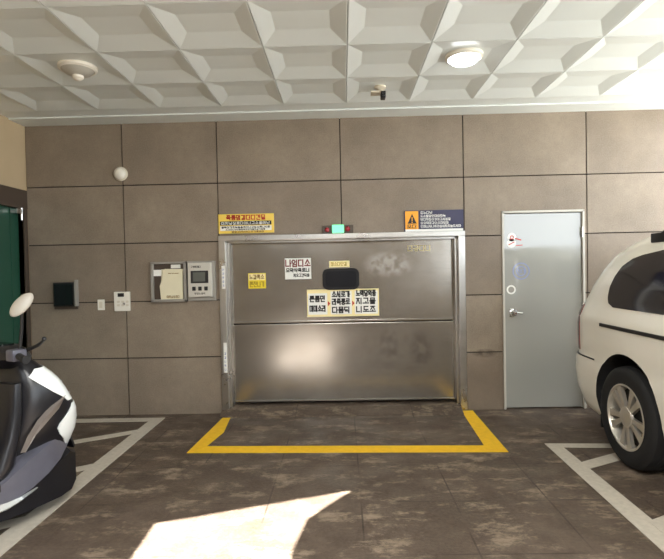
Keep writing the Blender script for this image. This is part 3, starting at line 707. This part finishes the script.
def wheel(x, y, sx):
    R_, W_ = .352, .225; o = x                 # x: outer face
    P = lambda h: -sx*h
    f = MB(); prof = [(.222, .012), (.24, .004), (.30, .0), (.325, .006), (.345, .022), (R_, .05), (R_, .178), (.345, .205), (.30, .225), (.222, .215)]
    seg = 56
    f.loft([[(o+P(h), y+r*math.cos(2*PI*i/seg), R_+r*math.sin(2*PI*i/seg)) for i in range(seg)] for r, h in prof+[prof[0]]], caps=False)
    for k in range(3):                         # tread grooves
        h = .07+.042*k
        f.loft([[(o+P(hh), y+r*math.cos(2*PI*i/seg), R_+r*math.sin(2*PI*i/seg)) for i in range(seg)] for r, hh in ((R_+.003, h), (R_+.003, h+.028), (R_-.004, h+.03), (R_-.004, h-.002), (R_+.003, h))], caps=False)
    wn = vpart(f, 'wheel', 'rubber')
    f = MB(); f.loft([[(o+P(h), y+r*math.cos(2*PI*i/seg), R_+r*math.sin(2*PI*i/seg)) for i in range(seg)] for r, h in ((.230, .006), (.219, .004), (.208, .02), (.203, .10), (.228, .10), (.230, .006))], caps=False)
    for k in range(10):
        a = 2*PI*k/10+(.09 if k % 2 else -.09)
        def Q(r, t, h): return (o+P(h), y+r*math.cos(a)-t*math.sin(a), R_+r*math.sin(a)+t*math.cos(a))
        f.loft([[Q(r, -t, h), Q(r, t, h), Q(r, t*.8, h+.03), Q(r, -t*.8, h+.03)] for r, t, h in ((.045, .015, .018), (.12, .017, .014), (.18, .022, .012), (.214, .031, .014))])
    f.lathe([(.075, P(.03)), (.07, P(.012)), (.04, P(.004)), (.001, P(.002))], (o, y, R_), 'x', 24)
    vpart(f, 'rim', 'alloy', wn)
    f = MB(); f.lathe([(.205, P(.085)), (.205, P(.10)), (.001, P(.10))], (o, y, R_), 'x', 32); f.lathe([(.15, P(.06)), (.15, P(.082)), (.001, P(.082))], (o, y, R_), 'x', 32); vpart(f, 'brake_disc', 'alloy_dark', wn)
for ay in AX:
    wheel(CX-.955, ay, -1); wheel(CX+.955, ay, 1)

# ------------------------------------------------------------------ scooter, nose towards the wall, turned a little right
TH = math.radians(25)
sco = tag(empty('scooter', (-1.87, 3.12, 0), -TH), 'black and white motor scooter parked at the left beside the white bay line', 'scooter')
def sp(f, nm, m_, parent=None, smooth=True, label=None):
    o = f.build(nm, m_, parent or sco, smooth)
    if label: o['label'] = label
    return o
# local frame: +y forward, +x right, origin on the floor below the nose
def swheel(y, r, w_):
    f = MB(); seg = 48
    prof = [(r*.68, -w_*.42), (r*.8, -w_*.5), (r*.93, -w_*.42), (r, -w_*.15), (r, w_*.15), (r*.93, w_*.42), (r*.8, w_*.5), (r*.68, w_*.42)]
    f.loft([[(h, y+q*math.cos(2*PI*i/seg), r+q*math.sin(2*PI*i/seg)) for i in range(seg)] for q, h in prof+[prof[0]]], caps=False)
    wn = sp(f, 'wheel', 'rubber')
    f = MB(); f.loft([[(h, y+q*math.cos(2*PI*i/seg), r+q*math.sin(2*PI*i/seg)) for i in range(seg)] for q, h in ((r*.69, -.035), (r*.69, .035), (r*.6, .03), (r*.6, -.03), (r*.69, -.035))], caps=False)
    for k in range(5):
        a = 2*PI*k/5
        f.tube([(0, y, r), (0, y+r*.63*math.cos(a), r+r*.63*math.sin(a))], .02)
    f.lathe([(.05, -.05), (.05, .05)], (0, y, r), 'x', 20); sp(f, 'rim', 'alloy_dark', wn)
FA = -.17
swheel(FA, .255, .11); swheel(FA-1.30, .255, .13)
def sell(hw, yr, yf, z, n=28, e=.75):
    yc, hy = (yr+yf)/2, (yf-yr)/2; P = []
    for i in range(n):
        a = 2*PI*i/n; ca, sa = math.cos(a), math.sin(a)
        P.append((hw*math.copysign(abs(ca)**e, ca), yc+hy*math.copysign(abs(sa)**e, sa), z))
    return P
NOSE = [(.30, .10, -.40, .05), (.40, .16, -.40, .085), (.47, .195, -.37, .10), (.55, .215, -.345, .105), (.62, .225, -.33, .09), (.70, .225, -.32, .04), (.78, .21, -.31, .0), (.86, .175, -.30, -.07), (.93, .12, -.29, -.15), (.965, .08, -.28, -.19)]
def nose(z):
    for a, b in zip(NOSE, NOSE[1:]):
        if z <= b[0]:
            t = (z-a[0])/(b[0]-a[0]); return tuple(p+(q-p)*t for p, q in zip(a[1:], b[1:]))
    return NOSE[-1][1:]
f = MB(); f.loft([sell(h, a, b, z_) for z_, h, a, b in NOSE]); sp(f, 'front_cowl', 'scooter_black')
# leg shield running down to the floorboard, and its lower side skirts
f = MB(); f.loft([sell(h, a, b, z_, e=.6) for z_, h, a, b in ((.14, .17, -.62, -.43), (.25, .20, -.58, -.42), (.38, .215, -.47, -.33), (.52, .21, -.41, -.30), (.68, .20, -.37, -.28), (.82, .17, -.34, -.26))]); sp(f, 'leg_shield', 'scooter_black')
# white cowl panels: thick shells following the nose surface, each side, upper and lower
def nose_x(y, z):
    hw, yr, yf = nose(z); yc, hy = (yr+yf)/2, (yf-yr)/2
    s_ = min(1, abs((y-yc)/hy)) ** (1/.75)
    return hw*max(0, 1-s_*s_)**(.75/2)
def shell(rows, sx, nm, m_, off=.008, nc=10, surf=nose_x):
    f = MB(); O, I = [], []
    for (z_, ya, yb) in rows:
        O.append([f.b.verts.new((sx*(surf(ya+(yb-ya)*k/nc, z_)+off), ya+(yb-ya)*k/nc, z_)) for k in range(nc+1)])
        I.append([f.b.verts.new((sx*max(0.003, surf(ya+(yb-ya)*k/nc, z_)-.012), ya+(yb-ya)*k/nc, z_)) for k in range(nc+1)])
    n = len(rows)
    for i in range(n-1):
        for j in range(nc): f._f((O[i][j], O[i][j+1], O[i+1][j+1], O[i+1][j])); f._f((I[i][j], I[i+1][j], I[i+1][j+1], I[i][j+1]))
    ed = [(0, j) for j in range(nc+1)] + [(i, nc) for i in range(1, n)] + [(n-1, j) for j in range(nc-1, -1, -1)] + [(i, 0) for i in range(n-2, 0, -1)]
    for p, q in zip(ed, ed[1:]+ed[:1]): f._f((O[p[0]][p[1]], I[p[0]][p[1]], I[q[0]][q[1]], O[q[0]][q[1]]))
    bmesh.ops.recalc_face_normals(f.b, faces=list(f.b.faces)); return sp(f, nm, m_, label='white side panel' if 'white' in m_ else None)
def front(z): return nose(z)[2]-.002
for sx in (-1, 1):
    shell([(.665, -.035, front(.665)), (.69, -.06, front(.69)), (.74, -.13, front(.74)), (.80, -.20, front(.80)), (.845, -.245, front(.845)), (.885, -.20, front(.885))], sx, 'upper_side_panel', 'scooter_white')
    shell([(.325, .035, front(.325)), (.36, .02, front(.36)), (.40, -.02, front(.38)), (.43, -.04, front(.43)), (.47, -.08, front(.47)), (.51, -.10, front(.51)), (.54, -.09, front(.54)), (.60, -.03, front(.60)), (.64, .0, front(.64))], sx, 'lower_side_panel', 'scooter_white')
    # grey trim bar sweeping from the nose down to the leg shield
    f = MB(); f.loft([[(sx*(x-.01), y-.035, z_-.035), (sx*(x+.022), y-.025, z_-.03), (sx*(x+.022), y+.015, z_+.035), (sx*(x-.01), y+.005, z_+.04)] for x, y, z_ in ((.085, .045, .655), (.15, .0, .665), (.20, -.07, .665), (.228, -.15, .625), (.236, -.24, .56), (.232, -.30, .48))]); sp(f, 'trim_bar', 'scooter_trim')
    # lower fairing sweeping up from the floorboard to the front wheel
    f = MB(); f.loft([[(sx*x0, y, z0), (sx*x1, y-.0, z0+.05*(z1-z0)/.25), (sx*x1, y, z1-.04), (sx*x0, y, z1)] for y, x0, x1, z0, z1 in ((-1.0, .10, .20, .20, .32), (-.60, .10, .225, .145, .30), (-.42, .10, .232, .15, .36), (-.28, .10, .225, .17, .43), (-.16, .10, .20, .21, .47), (-.06, .09, .165, .26, .49), (.02, .08, .12, .33, .48))]); sp(f, 'lower_fairing', 'scooter_grey')
    f = MB(); f.loft([[(sx*x, y, z0), (sx*(x+.012), y, z0+.012), (sx*(x+.004), y, z1), (sx*(x-.01), y, z1)] for y, x, z0, z1 in ((-.62, .225, .165, .205), (-.50, .229, .165, .215), (-.42, .230, .165, .205), (-.34, .229, .18, .205), (-.24, .216, .205, .213))]); sp(f, 'highlight_strip', 'silver')  # pale metal strip standing in for the highlight low on the fairing
for sx in (-1, 1):
    f = MB(); f.loft([[(sx*.07, y, z0), (sx*x1, y, z0+.01), (sx*x1, y, z1-.02), (sx*.07, y, z1)] for y, x1, z0, z1 in ((-1.0, .17, .13, .24), (-.60, .20, .105, .20), (-.40, .205, .09, .20), (-.20, .185, .075, .26), (-.05, .15, .06, .31), (.05, .11, .06, .33), (.10, .085, .10, .30))]); sp(f, 'belly_panel', 'scooter_black')
# black inner liner around the front wheel
f = MB(); f.loft([[(x, FA+q*math.cos(a), .255+q*math.sin(a)) for x, q in ((-.075, .275), (-.06, .295), (0, .305), (.06, .295), (.075, .275), (.0, .27))] for a in [math.radians(12+k*9) for k in range(18)]], caps=True); sp(f, 'front_fender', 'scooter_black')
for sx in (-1, 1):
    f = MB(); f.tube([(sx*.075, FA, .255), (sx*.075, FA-.06, .45), (sx*.06, FA-.1, .58)], .022); sp(f, 'fork_leg', 'black_plastic')
# headlamp on the nose, floorboard, tunnel, seat, tail
f = MB(); f.loft([[(x, nose(z_)[2]+.006-.9*x*x, z_) for x in (-.12, -.06, 0, .06, .12)] for z_ in (.66, .72, .78)], close=False, caps=False); f.b.normal_update(); 
bmesh.ops.solidify(f.b, geom=list(f.b.faces), thickness=.012); sp(f, 'headlamp', 'silver')
f = MB(); f.prism([(-.225, -1.0), (.225, -1.0), (.232, -.45), (.15, -.40), (-.15, -.40), (-.232, -.45)], 'z', .27, .315, .008); sp(f, 'floorboard', 'black_plastic')
f = MB(); f.loft([sell(h, a, b, z_, e=.6) for z_, h, a, b in ((.28, .11, -1.15, -.42), (.42, .10, -1.1, -.42), (.52, .09, -1.08, -.50), (.56, .06, -1.05, -.60))]); sp(f, 'tunnel', 'scooter_black')
f = MB(); f.loft([sell(h, a, b, z_) for z_, h, a, b in ((.36, .15, -1.75, -.85), (.50, .20, -1.80, -.84), (.62, .20, -1.84, -.86), (.70, .16, -1.86, -.90))]); sp(f, 'rear_body', 'scooter_black')
f = MB(); f.loft([sell(h, a, b, z_) for z_, h, a, b in ((.70, .16, -1.72, -.82), (.75, .175, -1.74, -.80), (.80, .165, -1.73, -.83), (.82, .12, -1.70, -.9))]); sp(f, 'seat', 'seat_vinyl')
f = MB(); f.box(-.10, .10, -1.88, -1.82, .56, .66, .02); sp(f, 'tail_lamp', 'tail_red')
f = MB(); f.tube([(.15, -1.25, .28), (.17, -1.45, .30), (.18, -1.8, .36)], [.04, .06, .055]); sp(f, 'silencer', 'alloy_dark')
# steering head, handlebar, dash, levers, mirrors
HY, HZ = -.30, .985
f = MB(); f.loft([sell(h, a, b, z_) for z_, h, a, b in ((.90, .10, -.33, -.16), (.96, .17, -.37, -.17), (1.0, .16, -.37, -.19), (1.03, .10, -.35, -.22))]); db = sp(f, 'dash', 'scooter_black')
f = MB(); f.prism(rrect(-.08, .08, -.345, -.25, .03), 'z', 1.02, 1.04); sp(f, 'gauge', 'black_gloss', db)
f = MB(); f.tube([(-.37, HY-.09, HZ+.0), (-.20, HY-.02, HZ+.0), (0, HY+.02, HZ-.01), (.20, HY-.02, HZ), (.37, HY-.09, HZ)], .014); hb = sp(f, 'handlebar', 'black_plastic')
for sx in (-1, 1):
    f = MB(); f.tube([(sx*.24, HY-.035, HZ), (sx*.38, HY-.095, HZ)], .019); f.lathe([(.022, sx*.38), (.022, sx*.40)], (0, HY-.096, HZ), 'x', 16); sp(f, 'grip', 'rubber', hb)
    f = MB(); f.box(sx*.19-.035, sx*.19+.035, HY-.06, HY+.02, HZ-.03, HZ+.035, .01); sp(f, 'switch_pod', 'scooter_grey', hb)
    f = MB(); f.tube([(sx*.20, HY+.03, HZ+.02), (sx*.29, HY+.045, HZ+.055), (sx*.37, HY+.02, HZ+.085), (sx*.39, HY+.01, HZ+.095)], [.011, .010, .008, .008]); f.ball((sx*.395, HY+.008, HZ+.098), .012); sp(f, 'brake_lever', 'black_plastic', hb, label='black brake lever with a pale ball tip')
    f = MB(); f.tube([(sx*.19, HY-.0, HZ+.02), (sx*.20, HY+.01, HZ+.16), (sx*.22, HY+.0, HZ+.25)], .009)
    mn = sp(f, 'mirror_stem', 'black_plastic', hb)
    L = Vector((.25*sx, .55, .72)).normalized(); N = Vector((.55*sx, -.8, .1)); N = (N - L*N.dot(L)).normalized(); T = N.cross(L)
    Mx = Matrix((L, T, N)).transposed()
    f = MB(); f.ball((sx*.22, HY+.0, HZ+.283), .085, .95, .48, .22, Mx); sp(f, 'mirror_shell', 'mirror_reflection', mn)
